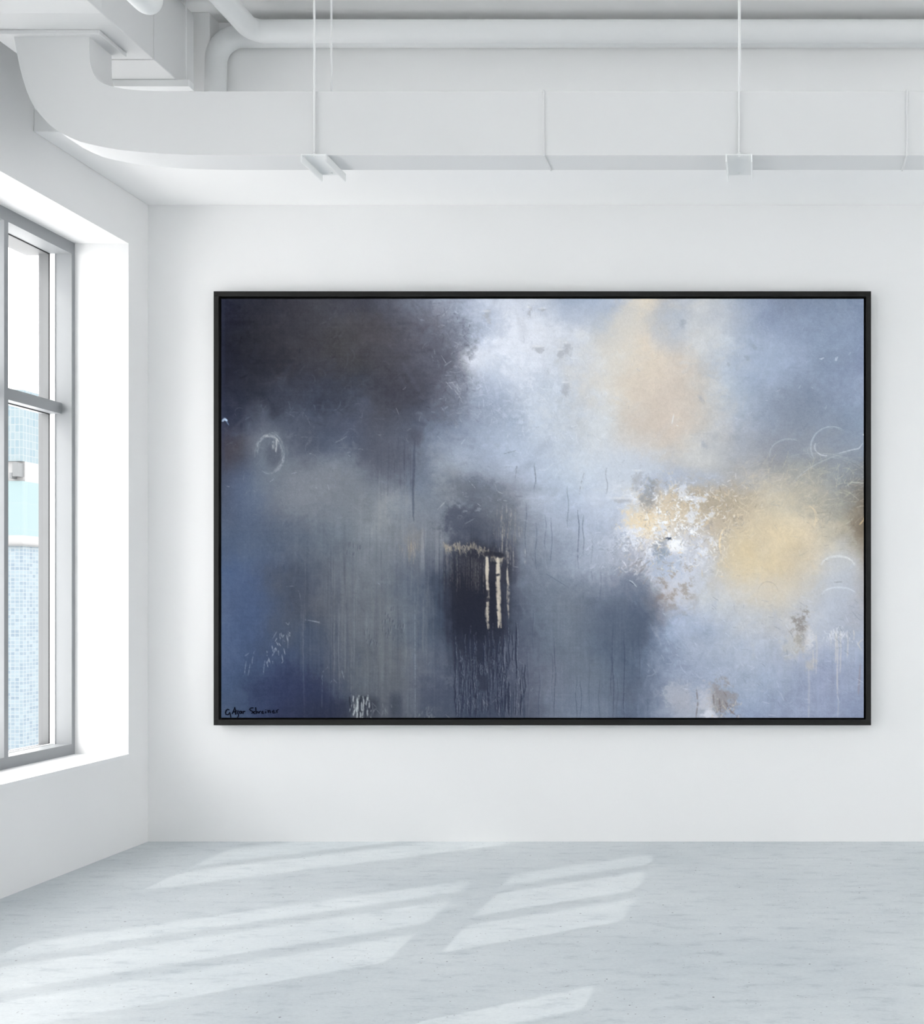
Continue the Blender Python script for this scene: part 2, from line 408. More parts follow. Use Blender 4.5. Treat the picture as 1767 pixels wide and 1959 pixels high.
UNDER = """
34,36,52 46,48,60 58,59,70 68,70,80 70,72,84 82,85,99 118,124,142 168,180,203 190,200,220 205,213,230 212,217,228 172,184,205 175,186,205 232,218,200 186,190,200 205,207,211 180,190,205 140,152,178 128,138,160 137,152,178 132,148,178
32,35,50 42,44,54 56,57,66 66,66,74 72,72,78 78,77,85 98,100,114 118,120,136 170,182,205 205,213,230 214,219,230 206,210,220 215,212,210 230,214,194 200,202,206 207,210,214 186,196,210 150,164,190 141,155,180 140,156,183 137,153,182
30,33,48 38,40,51 52,53,62 66,65,72 72,71,75 77,75,82 84,84,96 98,100,115 190,200,220 212,219,234 210,215,226 206,210,218 213,213,212 226,211,192 216,206,196 202,206,211 178,189,205 160,175,200 150,164,190 140,155,180 140,153,183
36,40,56 44,48,61 56,60,74 62,65,78 66,68,79 70,70,80 76,76,88 108,112,128 168,178,198 175,186,205 196,205,219 198,204,214 210,212,214 222,208,190 214,200,186 205,202,198 176,188,204 158,172,195 142,154,176 140,153,178 148,162,188
44,49,68 58,63,78 66,71,86 72,79,97 80,86,104 78,80,92 86,90,105 118,127,147 148,160,182 166,179,201 192,202,217 197,205,216 208,211,214 206,198,188 212,198,184 204,200,195 174,184,200 150,162,182 142,152,170 136,148,168 140,155,178
54,55,70 88,93,107 84,90,105 88,96,113 86,93,110 86,91,106 100,108,126 128,138,158 160,172,194 174,187,208 186,197,213 196,205,217 205,209,215 206,206,208 202,198,194 200,200,200 180,187,198 158,164,176 140,149,164 140,150,166 142,155,174
62,68,88 76,87,109 100,108,121 114,121,133 112,119,131 106,112,126 112,121,138 142,150,163 150,160,178 158,166,184 180,192,211 188,200,217 203,211,223 205,212,222 186,195,212 175,178,184 176,177,180 166,166,166 158,160,158 146,152,158 130,134,140
70,81,103 78,90,112 94,103,118 108,116,128 115,122,132 132,138,147 118,126,140 125,131,142 92,99,115 130,136,150 158,168,187 172,184,205 194,202,218 226,220,212 205,193,180 206,198,186 186,172,152 208,196,172 198,188,168 172,168,158 120,106,92
72,86,110 78,91,113 84,95,113 94,104,118 106,114,125 116,122,131 116,122,134 104,110,124 70,76,94 118,124,138 140,149,166 152,163,183 172,182,202 214,213,218 215,212,212 195,192,194 208,194,170 222,202,166 212,196,168 186,178,160 140,128,112
71,88,119 70,85,113 74,84,103 82,90,105 100,107,118 110,116,125 98,105,119 68,76,94 46,48,62 100,106,122 122,131,148 134,144,162 138,147,166 150,155,172 190,194,206 192,196,208 205,196,180 222,202,164 210,196,172 198,193,184 158,148,138
70,87,118 66,82,112 70,79,97 82,88,101 98,104,114 104,110,119 92,101,116 58,67,86 42,45,60 90,97,114 112,122,139 114,123,139 106,115,133 98,109,131 172,164,166 194,198,204 202,202,202 206,200,188 200,198,194 186,191,202 166,162,164
70,88,120 66,83,114 68,80,103 76,85,101 96,102,112 98,104,113 88,98,114 70,80,99 42,46,62 82,89,107 106,117,134 108,118,134 92,103,122 90,101,122 158,172,198 176,186,204 188,194,204 188,193,203 192,194,200 180,187,203 170,178,196
68,84,115 62,78,108 60,73,102 66,76,98 90,96,107 100,105,113 94,101,115 86,95,113 62,68,86 84,91,110 104,114,132 106,117,134 100,112,131 92,105,127 138,152,178 160,173,196 168,180,201 172,182,202 172,180,200 160,170,196 152,164,190
64,81,110 55,68,97 52,62,92 58,66,88 84,92,105 96,101,110 92,98,112 84,92,110 68,75,95 86,94,114 110,119,138 112,123,141 104,115,134 100,111,133 134,147,172 154,166,190 158,171,195 158,171,195 156,167,193 150,160,188 144,156,184
68,84,111 60,76,106 50,60,92 48,56,80 82,88,98 84,90,103 92,100,114 70,79,98 68,77,98 80,88,108 106,116,136 114,125,145 108,119,139 100,112,135 140,150,172 160,168,186 150,162,188 148,160,188 148,158,186 146,157,186 138,150,180
"""
G = np.array([[[float(c) for c in t.split(',')] for t in ln.split()] for ln in UNDER.strip().split('\n')])
def under(x, y):
    """cubic B-spline-ish lookup of the underpainting"""
    nr, nc = G.shape[:2]
    u = np.clip(x / CW * (nc - 1), 0, nc - 1.0001); v = np.clip(y / CH * (nr - 1), 0, nr - 1.0001)
    i, j = u.astype(int), v.astype(int); fu, fv = u - i, v - j
    def wts(t): return [-.5 * t ** 3 + t * t - .5 * t, 1.5 * t ** 3 - 2.5 * t * t + 1, -1.5 * t ** 3 + 2 * t * t + .5 * t, .5 * t ** 3 - .5 * t * t]
    wu, wv = wts(fu), wts(fv); out = 0
    for a in range(4):
        jj = np.clip(j + a - 1, 0, nr - 1)
        for b_ in range(4):
            ii = np.clip(i + b_ - 1, 0, nc - 1)
            out = out + G[jj, ii] * (wv[a] * wu[b_])[..., None]
    return out
warp = (fbm(110, 90, 7, .64) * 34, fbm(110, 80, 7, .64) * 30)
IMG = under(PX + warp[0], PYc + warp[1])
HGT = np.zeros_like(PX)

def lay(col, a, relief=0.0):
    """lay a coat of colour with coverage a (0..1)"""
    global IMG, HGT
    a = np.clip(a, 0, 1)
    IMG = IMG * (1 - a[..., None]) + np.array(col, float) * a[..., None]
    HGT = HGT + a * relief
def ell(cx, cy, rx, ry, soft=.5, rough=0.0, nz=None, ang=0):
    """soft ellipse mask in photograph pixels measured on the canvas"""
    x, y = PX - (cx - 421.5), PYc - (cy - 571)
    if ang:
        c, s = math.cos(math.radians(ang)), math.sin(math.radians(ang)); x, y = x * c + y * s, -x * s + y * c
    d = np.sqrt((x / rx) ** 2 + (y / ry) ** 2)
    if rough: d = d + nz * rough
    return 1 - sstep(1 - soft, 1 + soft, d)
def region(x0, y0, x1, y1, fx_=20, fy_=20):
    x, y = PX + 421.5, PYc + 571
    return sstep(x0 - fx_, x0 + fx_, x) * (1 - sstep(x1 - fx_, x1 + fx_, x)) * sstep(y0 - fy_, y0 + fy_, y) * (1 - sstep(y1 - fy_, y1 + fy_, y))
def stroke(pts, width, col, alpha=1.0, relief=0.0, broken=0.0, wob=0.0, taper=True):
    """polyline stroke in photograph pixels; broken = dry-brush gaps"""
    global IMG, HGT
    p = np.array(pts, float)
    # resample smoothly
    seg = np.hypot(*np.diff(p, axis=0).T); L = np.concatenate([[0], np.cumsum(seg)])
    n = max(3, int(L[-1] / 1.0)); t = np.linspace(0, L[-1], n)
    q = np.stack([np.interp(t, L, p[:, 0]), np.interp(t, L, p[:, 1])], 1)
    if len(p) > 2:
        k = max(3, n // (len(p) * 2)); k += (k + 1) % 2
        ker = np.ones(k) / k
        for c in (0, 1):
            q[:, c] = np.convolve(np.pad(q[:, c], k // 2, 'edge'), ker, 'valid')[:n]
    if wob:
        wv = np.cumsum(rng.normal(0, wob, n)); wv -= np.linspace(wv[0], wv[-1], n); q[:, 0] += wv
    on = np.ones(n)
    if broken:
        bn = np.interp(np.arange(n), np.arange(0, n + 8, 3.0), rng.uniform(0, 1, len(np.arange(0, n + 8, 3.0))))
        on = sstep(broken - .2, broken + .25, bn)
    wd = np.full(n, width, float)
    if taper: wd *= np.clip(np.minimum(np.arange(n), n - 1 - np.arange(n)) / max(1, .25 * n) + .35, 0, 1)
    X_, Y_ = (q[:, 0] - 421.5) / STEP, (q[:, 1] - 571) / STEP
    col = np.array(col, float)
    m = int(max(width, 1) / STEP) + 2
    x0, x1 = max(0, int(X_.min()) - m), min(NXc, int(X_.max()) + m + 2)
    y0, y1 = max(0, int(Y_.min()) - m), min(NYc, int(Y_.max()) + m + 2)
    if x1 <= x0 or y1 <= y0: return
    A = np.zeros((y1 - y0, x1 - x0))
    for a_, b_, w_, o_ in zip(X_, Y_, wd, on):
        if o_ < .02: continue
        i0, i1 = max(x0, int(a_) - m), min(x1, int(a_) + m + 2); j0, j1 = max(y0, int(b_) - m), min(y1, int(b_) + m + 2)
        if i1 <= i0 or j1 <= j0: continue
        dx = np.arange(i0, i1)[None] - a_; dy = np.arange(j0, j1)[:, None] - b_
        rr = max(w_ / 2 / STEP, .35)
        ds = np.sqrt(dx * dx + dy * dy)
        k = (np.clip(rr + .5 - ds, 0, 1) if width < 5 else np.clip((rr + .5 - ds) / (rr * .9), 0, 1)) * o_
        A[j0 - y0:j1 - y0, i0 - x0:i1 - x0] = np.maximum(A[j0 - y0:j1 - y0, i0 - x0:i1 - x0], k)
    A = A * alpha
    IMG[y0:y1, x0:x1] = IMG[y0:y1, x0:x1] * (1 - A[..., None]) + col * A[..., None]
    HGT[y0:y1, x0:x1] += A * relief

# --- general scumbling
n_mid, n_fin, n_big = fbm(46, 40, 5, .6), fbm(9, 8, 4, .65), fbm(150, 120, 4)
lum = IMG.mean(2)
amp = 5.0 + 6.0 * sstep(90, 200, lum)
IMG += (n_mid * amp * .9 + n_fin * amp * .45)[..., None]
IMG += (n_big * 3)[..., None] * np.array([-.5, .1, .7])
IMG += (fbm(300, 2.2, 2, .6) * 1.2 + fbm(2.2, 200, 2, .6) * .8)[..., None]      # weave
HGT += n_fin * .12

# thousands of small brush marks that drag neighbouring colours into each other
def brushwork(n, length, width, alpha, reach, jitter, relief=.08):
    for _ in range(n):
        x, y = rng.uniform(-10, CW + 10), rng.uniform(-10, CH + 10)
        sx = int(np.clip((x + rng.normal(0, reach)) / STEP, 0, NXc - 1)); sy = int(np.clip((y + rng.normal(0, reach)) / STEP, 0, NYc - 1))
        c = IMG[sy, sx] + rng.normal(0, jitter)
        a = rng.normal(-.7, .9) if y < CH * .55 or x > CW * .68 else rng.normal(1.5, .22)
        L_ = length * rng.uniform(.5, 1.5); cv = rng.normal(0, .02); q = []; X_, Y_ = x + 421.5, y + 571
        for k in range(5):
            q.append((X_, Y_)); X_ += math.cos(a) * L_ / 4; Y_ += math.sin(a) * L_ / 4; a += cv * L_ / 4
        stroke(q, width * rng.uniform(.5, 1.5), c, alpha * rng.uniform(.4, 1), relief, .2)
brushwork(1100, 44, 20, .24, 32, 2.5); brushwork(2800, 26, 8, .34, 20, 4); brushwork(5200, 13, 2.4, .42, 11, 7, .12)

# curved dry-brush marks along a swirl field
def scumble(mask, col, dens, length, width, alpha, ang=None, spread=1.2, relief=.12, curve=.06):
    ys, xs = np.where(rng.uniform(0, 1, mask.shape) < mask * dens * STEP * STEP)
    for y, x in zip(ys, xs):
        a = (rng.uniform(0, 6.28) if ang is None else math.radians(ang) + rng.normal(0, spread))
        L_ = length * rng.uniform(.4, 1.5); cv = rng.normal(0, curve); p = []
        X_, Y_ = gx[x] + 421.5, gy[y] + 571
        for k in range(6):
            p.append((X_, Y_)); X_ += math.cos(a) * L_ / 5; Y_ += math.sin(a) * L_ / 5; a += cv * L_ / 5
        c = np.array(col) + rng.normal(0, 6)
        stroke(p, width * rng.uniform(.6, 1.4), c, alpha * rng.uniform(.5, 1), relief, .3)

# pale veil between the dark cloud and the light, broken into crusts
crust = fbm(16, 14, 5, .7)
lay((222, 228, 242), region(880, 585, 1080, 760, 60, 40) * sstep(.15, .75, crust) * .5, .2)
lay((214, 222, 236), region(960, 760, 1120, 880, 60, 50) * sstep(.3, .9, crust) * .5, .2)
lay((238, 242, 252), ell(975, 660, 70, 75, .7) * .35)
lay((236, 240, 250), ell(905, 685, 30, 22, .7, .5, crust) * .7, .3)
lay((112, 116, 132), ell(850, 655, 45, 50, .6, .7, crust) * .55)
lay((96, 97, 112), ell(855, 745, 28, 48, .6, .8, crust) * .5)
lay((150, 164, 190), ell(945, 750, 36, 34, .5, .2, crust) * .4)
lay((170, 183, 206), ell(905, 620, 55, 34, .7, .5, crust) * .5)
scumble(region(830, 590, 960, 800, 40, 40), (215, 222, 236), .006, 15, 1.6, .38)
scumble(region(820, 620, 900, 800, 30, 40), (76, 76, 90), .005, 15, 1.8, .38)
for (x, y, rx, ry, c, a_) in ((868, 640, 30, 26, (104, 106, 120), .5), (838, 690, 30, 34, (88, 90, 104), .5), (880, 720, 24, 30, (128, 134, 150), .5), (850, 780, 30, 24, (96, 100, 114), .45),
                              (905, 790, 40, 26, (150, 160, 180), .4), (930, 700, 26, 20, (196, 206, 224), .5), (985, 720, 34, 30, (188, 199, 216), .4), (1010, 780, 40, 30, (206, 214, 226), .45),
                              (960, 830, 50, 24, (172, 184, 204), .4), (890, 850, 44, 26, (142, 152, 170), .4), (1090, 800, 50, 36, (208, 212, 218), .4), (1120, 700, 40, 50, (218, 218, 218), .35)):
    lay(c, ell(x, y, rx, ry, .7, 1.0, crust) * a_ * (.6 + .6 * np.clip(n_fin, -.5, .7)))
scumble(region(960, 600, 1130, 860, 50, 50), (232, 236, 244), .003, 16, 1.2, .5)
scumble(region(980, 600, 1160, 860, 50, 50), (170, 178, 194), .003, 15, 1.1, .45)
# dark blue-violet patch at the top centre and right
lay((163, 178, 204), ell(1110, 592, 75, 34, .7, .4, n_mid) * .55)
lay((176, 190, 209), ell(1165, 625, 45, 30, .7, .5, n_mid) * .5)
lay((232, 222, 206), ell(1208, 605, 26, 56, .8, .6, n_mid, 24) * .5)
lay((176, 187, 204), ell(1275, 625, 38, 42, .5, .3, n_mid) * .5)
lay((213, 213, 214), ell(1360, 620, 42, 50, .6, .5, n_mid, 35) * .4)
lay((226, 214, 197), ell(1185, 705, 70, 75, .8, .6, n_mid) * .5)
lay((208, 194, 180), ell(1212, 830, 34, 34, .8, .5, n_mid) * .35)
lay((214, 199, 186), ell(1260, 780, 60, 70, .7, .5, n_mid) * .5)
lay((140, 155, 186), ell(1470, 610, 90, 40, .7, .4, n_mid) * .35)
lay((162, 178, 206), ell(1450, 690, 70, 50, .7, .4, n_mid) * .35)
lay((133, 145, 165), ell(1520, 770, 60, 50, .7, .4, n_mid) * .4)
lay((146, 152, 166), ell(1470, 850, 120, 30, .7, .5, crust) * .4)
lay((204, 204, 202), ell(1340, 870, 45, 36, .7, .3, n_mid) * .5)
lay((196, 206, 222), ell(1195, 890, 60, 36, .6, .4, n_mid) * .45)
lay((172, 184, 206), ell(1310, 918, 55, 22, .6, .5, n_mid) * .55)
lay((160, 174, 200), ell(1010, 880, 70, 50, .8, .4, n_mid) * .25)

# left half: brown undertone, smoky veils and the pale ring
lay((66, 60, 64), ell(445, 870, 40, 34, .8, .4, n_mid) * .55)
lay((72, 92, 124), ell(470, 930, 32, 55, .8, .4, n_mid) * .35)
lay((118, 124, 136), ell(540, 935, 80, 46, .8, .4, n_mid) * .3)
lay((102, 112, 124), ell(515, 870, 40, 54, .45, .25, n_mid) * .55)
lay((82, 88, 102), ell(522, 872, 17, 24, .5, .25, n_mid) * .75)
lay((104, 110, 126), ell(489, 805, 26, 40, .3, .2, n_mid) * .22)
for k in range(70):
    t0 = rng.uniform(-3.3, 1.4); dt = rng.uniform(.3, 1.0); s = rng.normal(1, .1)
    stroke([(514 + 26 * s * math.cos(t0 + dt * i / 6), 868 + 38 * s * math.sin(t0 + dt * i / 6)) for i in range(7)], rng.uniform(.8, 1.8), (158, 164, 172), rng.uniform(.12, .5), .15, .35)
for k in range(26):
    t0 = rng.uniform(3.5, 5.2); q = [(514 + (22 + k % 5) * math.cos(t0 + .08 * i), 866 + (30 + k % 7) * math.sin(t0 + .08 * i)) for i in range(7)]
    stroke(q, rng.uniform(1, 2.4), (186, 188, 190), rng.uniform(.2, .5), .2, .4)
for k in range(16):
    a = rng.uniform(-2.6, -1.2)
    stroke([(526 + 8 * math.cos(a + .2 * i) - 1.5 * i, 850 + 9 * math.sin(a + .2 * i) + 3.6 * i) for i in range(6)], 1.4, (178, 182, 186), .4, .2, .35)
scumble(region(440, 760, 640, 960, 40, 40), (128, 136, 148), .0011, 20, 1.4, .35, -55, .6)
scumble(region(600, 780, 820, 960, 40, 40), (118, 128, 146), .0022, 20, 1.5, .3, -50, .9)
scumble(region(600, 600, 840, 800, 60, 60), (92, 92, 104), .0012, 30, 2.2, .25, -45, .4)
stroke([(423, 806), (428, 801), (433, 805)], 4, (176, 200, 228), .95, .5); stroke([(430, 803), (436, 813)], 2, (120, 150, 190), .6)
for (x, y, dx, dy) in ((722, 832, 10, -1), (777, 824, 7, -5), (756, 780, 5, 12), (769, 745, 6, -5), (663, 866, 6, -2), (665, 871, 4, 2), (590, 868, 4, -1), (556, 906, 10, -3),
                       (625, 927, 3, 10), (602, 931, 3, 4), (432, 930, 5, 1), (690, 859, 3, 1), (684, 859, 5, -1), (774, 836, 5, 10), (640, 846, 22, -12), (515, 921, 7, -5)):
    stroke([(x, y), (x + dx * .5, y + dy * .4), (x + dx, y + dy)], 1.2, (176, 184, 194), .5, .4, .15)

# --- runs of thinned paint: vertical streaks
st1 = fbm(5.5, 260, 3, .7); st2 = fbm(9, 150, 3, .7); st3 = fbm(3.2, 90, 2, .7)
runs = region(560, 990, 830, 1400, 70, 60)
IMG += (runs * (st1 * 6.5 + st3 * 2.5) * (.6 + .8 * np.clip(n_mid, -.6, .8)))[..., None]
IMG += (region(850, 1000, 1260, 1400, 40, 70) * (st1 * 4 + st3 * 2) * (.6 + .8 * np.clip(n_mid, -.6, .8)))[..., None]
IMG += (region(1440, 1220, 1660, 1400, 40, 50) * (st2 * 4 + st1 * 2.5))[..., None] * np.array([.8, .8, 1])
lay((140, 144, 150), region(690, 930, 780, 1030, 26, 34) * sstep(-.2, .6, st2) * .4)
lay((112, 116, 122), region(645, 1090, 800, 1290, 40, 70) * sstep(-.1, .6, st2) * .4)
lay((78, 84, 98), region(600, 1060, 680, 1290, 24, 60) * sstep(.0, .7, st1) * .4)
for k in range(60):
    x = rng.uniform(560, 830); y = rng.uniform(990, 1250); L_ = rng.uniform(60, 260)
    c = (132, 137, 144) if rng.uniform() < .5 else (74, 80, 96)
    stroke([(x, y), (x + rng.normal(0, 2), min(1374, y + L_))], rng.uniform(1.2, 3.6), c, rng.uniform(.1, .3), .1, .15, .12)
for k in range(34):                                       # beard of dark runs under the cloud
    x = rng.normal(752, 26); y = rng.normal(868, 16)
    stroke([(x, y), (x, y + rng.uniform(25, 80))], rng.uniform(1, 2.4), (74, 78, 94), rng.uniform(.2, .5), .1, .2, .15)
lay((84, 86, 100), ell(750, 862, 55, 45, .8, .4, n_mid) * .4)
stroke([(792, 838), (791, 900), (790, 1000)], 4.5, (76, 84, 102), .6, .15, .1, .15); lay((78, 80, 94), ell(793, 836, 13, 14, .6, .5, crust) * .6)
# scabs with little shadows in the grey run
for (x, y) in ((740, 1168), (746, 1180), (752, 1192), (744, 1205), (757, 1200), (735, 1186), (765, 1196), (702, 1210), (706, 1226), (712, 1218), (716, 1232), (722, 1228), (770, 1198), (748, 1164), (680, 1046), (676, 1054), (668, 1040), (745, 1213)):
    for k in range(3):
        xx, yy = x + rng.normal(0, 4), y + rng.normal(0, 5)
        stroke([(xx, yy), (xx - .8, yy + rng.uniform(4, 10))], 1.6, (66, 73, 88), .6, -.2); stroke([(xx + 1.6, yy + 1), (xx + 1, yy + 8)], 1, (140, 146, 154), .4, .2)
for k in range(26):                                       # bright chips, lower left
    x, y = (rng.normal(522, 8), rng.normal(1252, 12)) if k < 14 else (rng.normal(537, 9), rng.normal(1222, 8))
    stroke([(x, y), (x + rng.normal(0, 2), y + rng.uniform(3, 12))], 1.4, (176, 184, 194), .65, .4, .2)
for pts in ([(485, 1245), (481, 1262), (480, 1278)], [(469, 1266), (466, 1290)], [(550, 1208), (549, 1240)], [(545, 1191), (550, 1196), (552, 1190)], [(582, 1186), (610, 1190)], [(596, 1188), (611, 1192)],
            [(614, 1300), (616, 1285), (626, 1276)], [(615, 1300), (614, 1355)], [(630, 1307), (636, 1299), (643, 1307)], [(652, 1282), (657, 1300)], [(477, 1270), (473, 1292)], [(720, 1114), (727, 1120)], [(505, 1262), (502, 1290)],
            [(546, 1122), (560, 1121), (571, 1132), (574, 1150)], [(467, 1255), (474, 1250)], [(792, 1130), (793, 1374)], [(528, 1208), (520, 1222)]):
    stroke(pts, 1.6, (150, 160, 174), .5, .3, .25)
lay((56, 64, 84), ell(575, 1135, 26, 36, .7, .5, crust) * .35)
lay((50, 58, 90), ell(565, 1330, 75, 42, .8, .4, n_mid) * .5)
lay((46, 52, 72), ell(610, 1366, 60, 22, .8, .4, n_mid) * .6)
lay((52, 56, 70), region(688, 1335, 722, 1374, 8, 14) * .7); lay((58, 64, 80), region(745, 1330, 768, 1374, 8, 14) * .6)
for k in range(40):                                       # torn white run at the bottom edge
    x = rng.normal(683, 10); y = rng.uniform(1328, 1362); d_ = rng.uniform() < .4
    stroke([(x, y), (x + rng.normal(0, 2), y + rng.uniform(6, 24))], rng.uniform(1.2, 3), (42, 46, 58) if d_ else (176, 184, 188), .75, .1 if d_ else .4, .2, .2)
for k in range(12):
    x = rng.normal(712, 14); y = rng.uniform(1338, 1360)
    stroke([(x, y), (x + rng.normal(0, 4), y + rng.uniform(4, 12))], 1.3, (140, 148, 156), .5, .3)
for k in range(26):
    x = rng.normal(815, 16); y = rng.normal(1362, 8)
    stroke([(x, y), (x + rng.normal(0, 3), y + rng.uniform(3, 10))], 1.5, (152, 160, 164) if k % 3 else (60, 68, 84), .5, .3)
lay((100, 108, 124), region(810, 1260, 880, 1340, 24, 24) * sstep(.1, .6, crust) * .5)
lay((66, 74, 96), ell(835, 1330, 34, 34, .8, .5, crust) * .45)
# yellowish scab at the head of the pale runs
cr0 = fbm(8, 14, 4, .7)
lay((134, 132, 132), ell(790, 1034, 18, 20, .8, .9, cr0) * .45); 
for k in range(34):
    x = rng.normal(786, 9); y = rng.normal(1038, 9)
    stroke([(x, y), (x + rng.normal(0, 1), y + rng.uniform(8, 38))], rng.uniform(1, 2.6), (168, 156, 138) if k % 3 else (120, 116, 114), rng.uniform(.2, .5), .2, .25, .12)
lay((146, 150, 156), region(795, 1010, 850, 1090, 14, 26) * sstep(-.1, .5, st1) * .5)

# --- the dark hollow
lay((74, 80, 98), ell(884, 1004, 38, 34, .6, .7, crust) * .75)
lay((112, 116, 124), ell(950, 985, 42, 55, .7, .4, crust) * .35)
lay((98, 104, 118), ell(895, 935, 42, 26, .7, .6, crust) * .6)
lay((64, 70, 88), region(842, 1056, 980, 1250, 26, 34) * .45)
lay((42, 44, 56), ell(905, 1125, 60, 84, .55, .2, n_mid + .5 * st1) * .92)
lay((41, 45, 60), ell(910, 1200, 46, 62, .65, .25, n_mid + .5 * st1) * .9)
lay((52, 58, 76), region(888, 1225, 952, 1262, 10, 10) * .65)
lay((66, 66, 76), region(880, 1050, 985, 1110, 12, 16) * .3)
cream = (190, 178, 160)
# crusty lip along its upper edge
for k in range(330):
    t = rng.uniform(0, 1); x = 846 + t * 118; y = 1036 + 27 * t + 5 * math.sin(t * 8 + .6) + 3 * math.sin(t * 23) + rng.normal(0, 3.6)
    L_ = abs(rng.normal(0, 5.5)) + 2
    stroke([(x, y), (x + rng.normal(0, 1.6), y + L_)], rng.uniform(.9, 2.3), np.array(cream) * rng.uniform(.72, 1.02) + rng.normal(0, 8), rng.uniform(.25, .8), .35, .3)
for k in range(70):
    x = rng.uniform(848, 930); y = 1046 + (x - 848) * .18 + rng.uniform(0, 20)
    stroke([(x, y), (x, y + rng.uniform(15, 75))], rng.uniform(.8, 2.2), (138, 132, 128), rng.uniform(.1, .34), .2, .35, .12)
for k in range(60):
    x = rng.normal(968, 12); y = rng.uniform(965, 1060)
    stroke([(x, y), (x + rng.normal(0, 1), y + rng.uniform(8, 46))], rng.uniform(.8, 2.2), (172, 162, 150) if k % 3 else (204, 200, 194), rng.uniform(.2, .5), .2, .3, .12)
for x0_, y0_, y1_, w0, al in ((930, 1062, 1205, 8.5, .9), (951, 1066, 1200, 10, .95), (969, 1088, 1184, 4.5, .55)):
    for k in range(7):
        f_ = rng.uniform(.3, 1); q = [(x0_ + rng.normal(0, w0 * .16) + 2.2 * t, y0_ + rng.normal(0, 3) + (y1_ - y0_) * t * (f_ if k > 2 else 1)) for t in (0, .2, .4, .6, .8, 1)]
        c = np.array((198, 186, 169)) * rng.uniform(.82, 1.06)
        stroke(q, w0 * rng.uniform(.35, .6), c, al * rng.uniform(.45, .85), .3, .32 if k < 5 else .5, .1)
    stroke([(x0_, y0_), (x0_ + .6, y0_ + (y1_ - y0_) * .3)], w0 * .8, (204, 194, 178), al, .3, .12, .1)
for (x, y, rx, ry) in ((951, 1100, 5, 3), (930, 1136, 4, 7), (945, 1078, 5, 3), (937, 1060, 10, 5), (955, 1062, 7, 5), (930, 1148, 5, 4)):
    lay((48, 50, 62), ell(x, y, rx, ry, .4, .5, crust) * .9)
# tangle of dark veins below
for k in range(85):
    x = rng.choice([878, 885, 893, 900, 906, 916, 926, 933, 951, 957, 962, 976, 980, 870, 996]) + rng.normal(0, 7); y = rng.uniform(1190, 1330); L_ = rng.uniform(30, 130)
    q = [(x + .9 * math.sin(i * 1.3 + k), y + L_ * i / 8) for i in range(9) if y + L_ * i / 8 < 1374]
    if len(q) < 3: continue
    stroke([(a + 2.2, b_) for a, b_ in q], 1.2, (136, 144, 162), .45, .3, .3)
    stroke(q, rng.uniform(1.4, 3.4), (48, 54, 74), rng.uniform(.45, .85), -.1, .1, .15)
for k in range(80):
    x = rng.normal(930, 42); y = rng.uniform(1255, 1352)
    stroke([(x, y), (x + rng.normal(0, 2), y + 5), (x + rng.normal(0, 2), y + rng.uniform(7, 14))], 1.1, (150, 156, 170), rng.uniform(.25, .6), .35, .2)
for x in (884, 897, 915, 935, 957, 962, 978, 1000): stroke([(x, 1330), (x + rng.normal(0, 2), 1374)], rng.uniform(2.5, 6), (56, 64, 86), .5, 0, .1, .1)
lay((56, 62, 80), region(914, 1292, 934, 1322, 4, 4) * .8)
stroke([(963, 1374), (965, 1310), (972, 1262), (970, 1235)], 3, (56, 62, 82), .6)
# thin runs, centre right
for x, y0_, y1_, a_ in ((1042, 985, 1050, .3), (1054, 990, 1080, .35), (1105, 975, 1088, .6), (1115, 985, 1060, .45), (1131, 1030, 1110, .3), (1148, 1080, 1150, .3), (1060, 1220, 1372, .5), (1055, 1250, 1340, .35), (1101, 1295, 1374, .45),
                        (1110, 1300, 1374, .4), (1171, 1180, 1374, .6), (1168, 1250, 1330, .5), (1193, 1195, 1374, .6), (1180, 1290, 1374, .3), (1030, 1280, 1374, .4), (1009, 1250, 1374, .35), (1125, 1270, 1350, .25), (1024, 1000, 1090, .3),
                        (1222, 1200, 1300, .25), (1145, 1300, 1374, .3), (1085, 930, 1010, .3), (1159, 895, 945, .3), (1022, 885, 940, .3), (1005, 960, 1060, .3), (1018, 1160, 1250, .25)):
    q = [(x + 1.5 * math.sin(i * .9 + x), y0_ + (y1_ - y0_) * i / 8) for i in range(9)]
    stroke(q, 1.8, (62, 72, 94), a_, .1, .08, .12); stroke([(p_[0] + 1.8, p_[1]) for p_ in q], .9, (156, 166, 184), a_ * .35, .2, .3)
stroke([(1044, 1098), (1086, 1124)], 1.4, (86, 96, 116), .5); stroke([(888, 1002), (906, 992)], 1.6, (150, 158, 172), .5, .2)
lay((90, 102, 124), ell(1200, 1170, 62, 40, .8, .4, n_mid) * .6); lay((86, 98, 120), ell(1175, 1210, 60, 40, .8, .4, n_mid) * .35)
lay((100, 112, 134), ell(1215, 1120, 34, 26, .7, .5, crust) * .55)

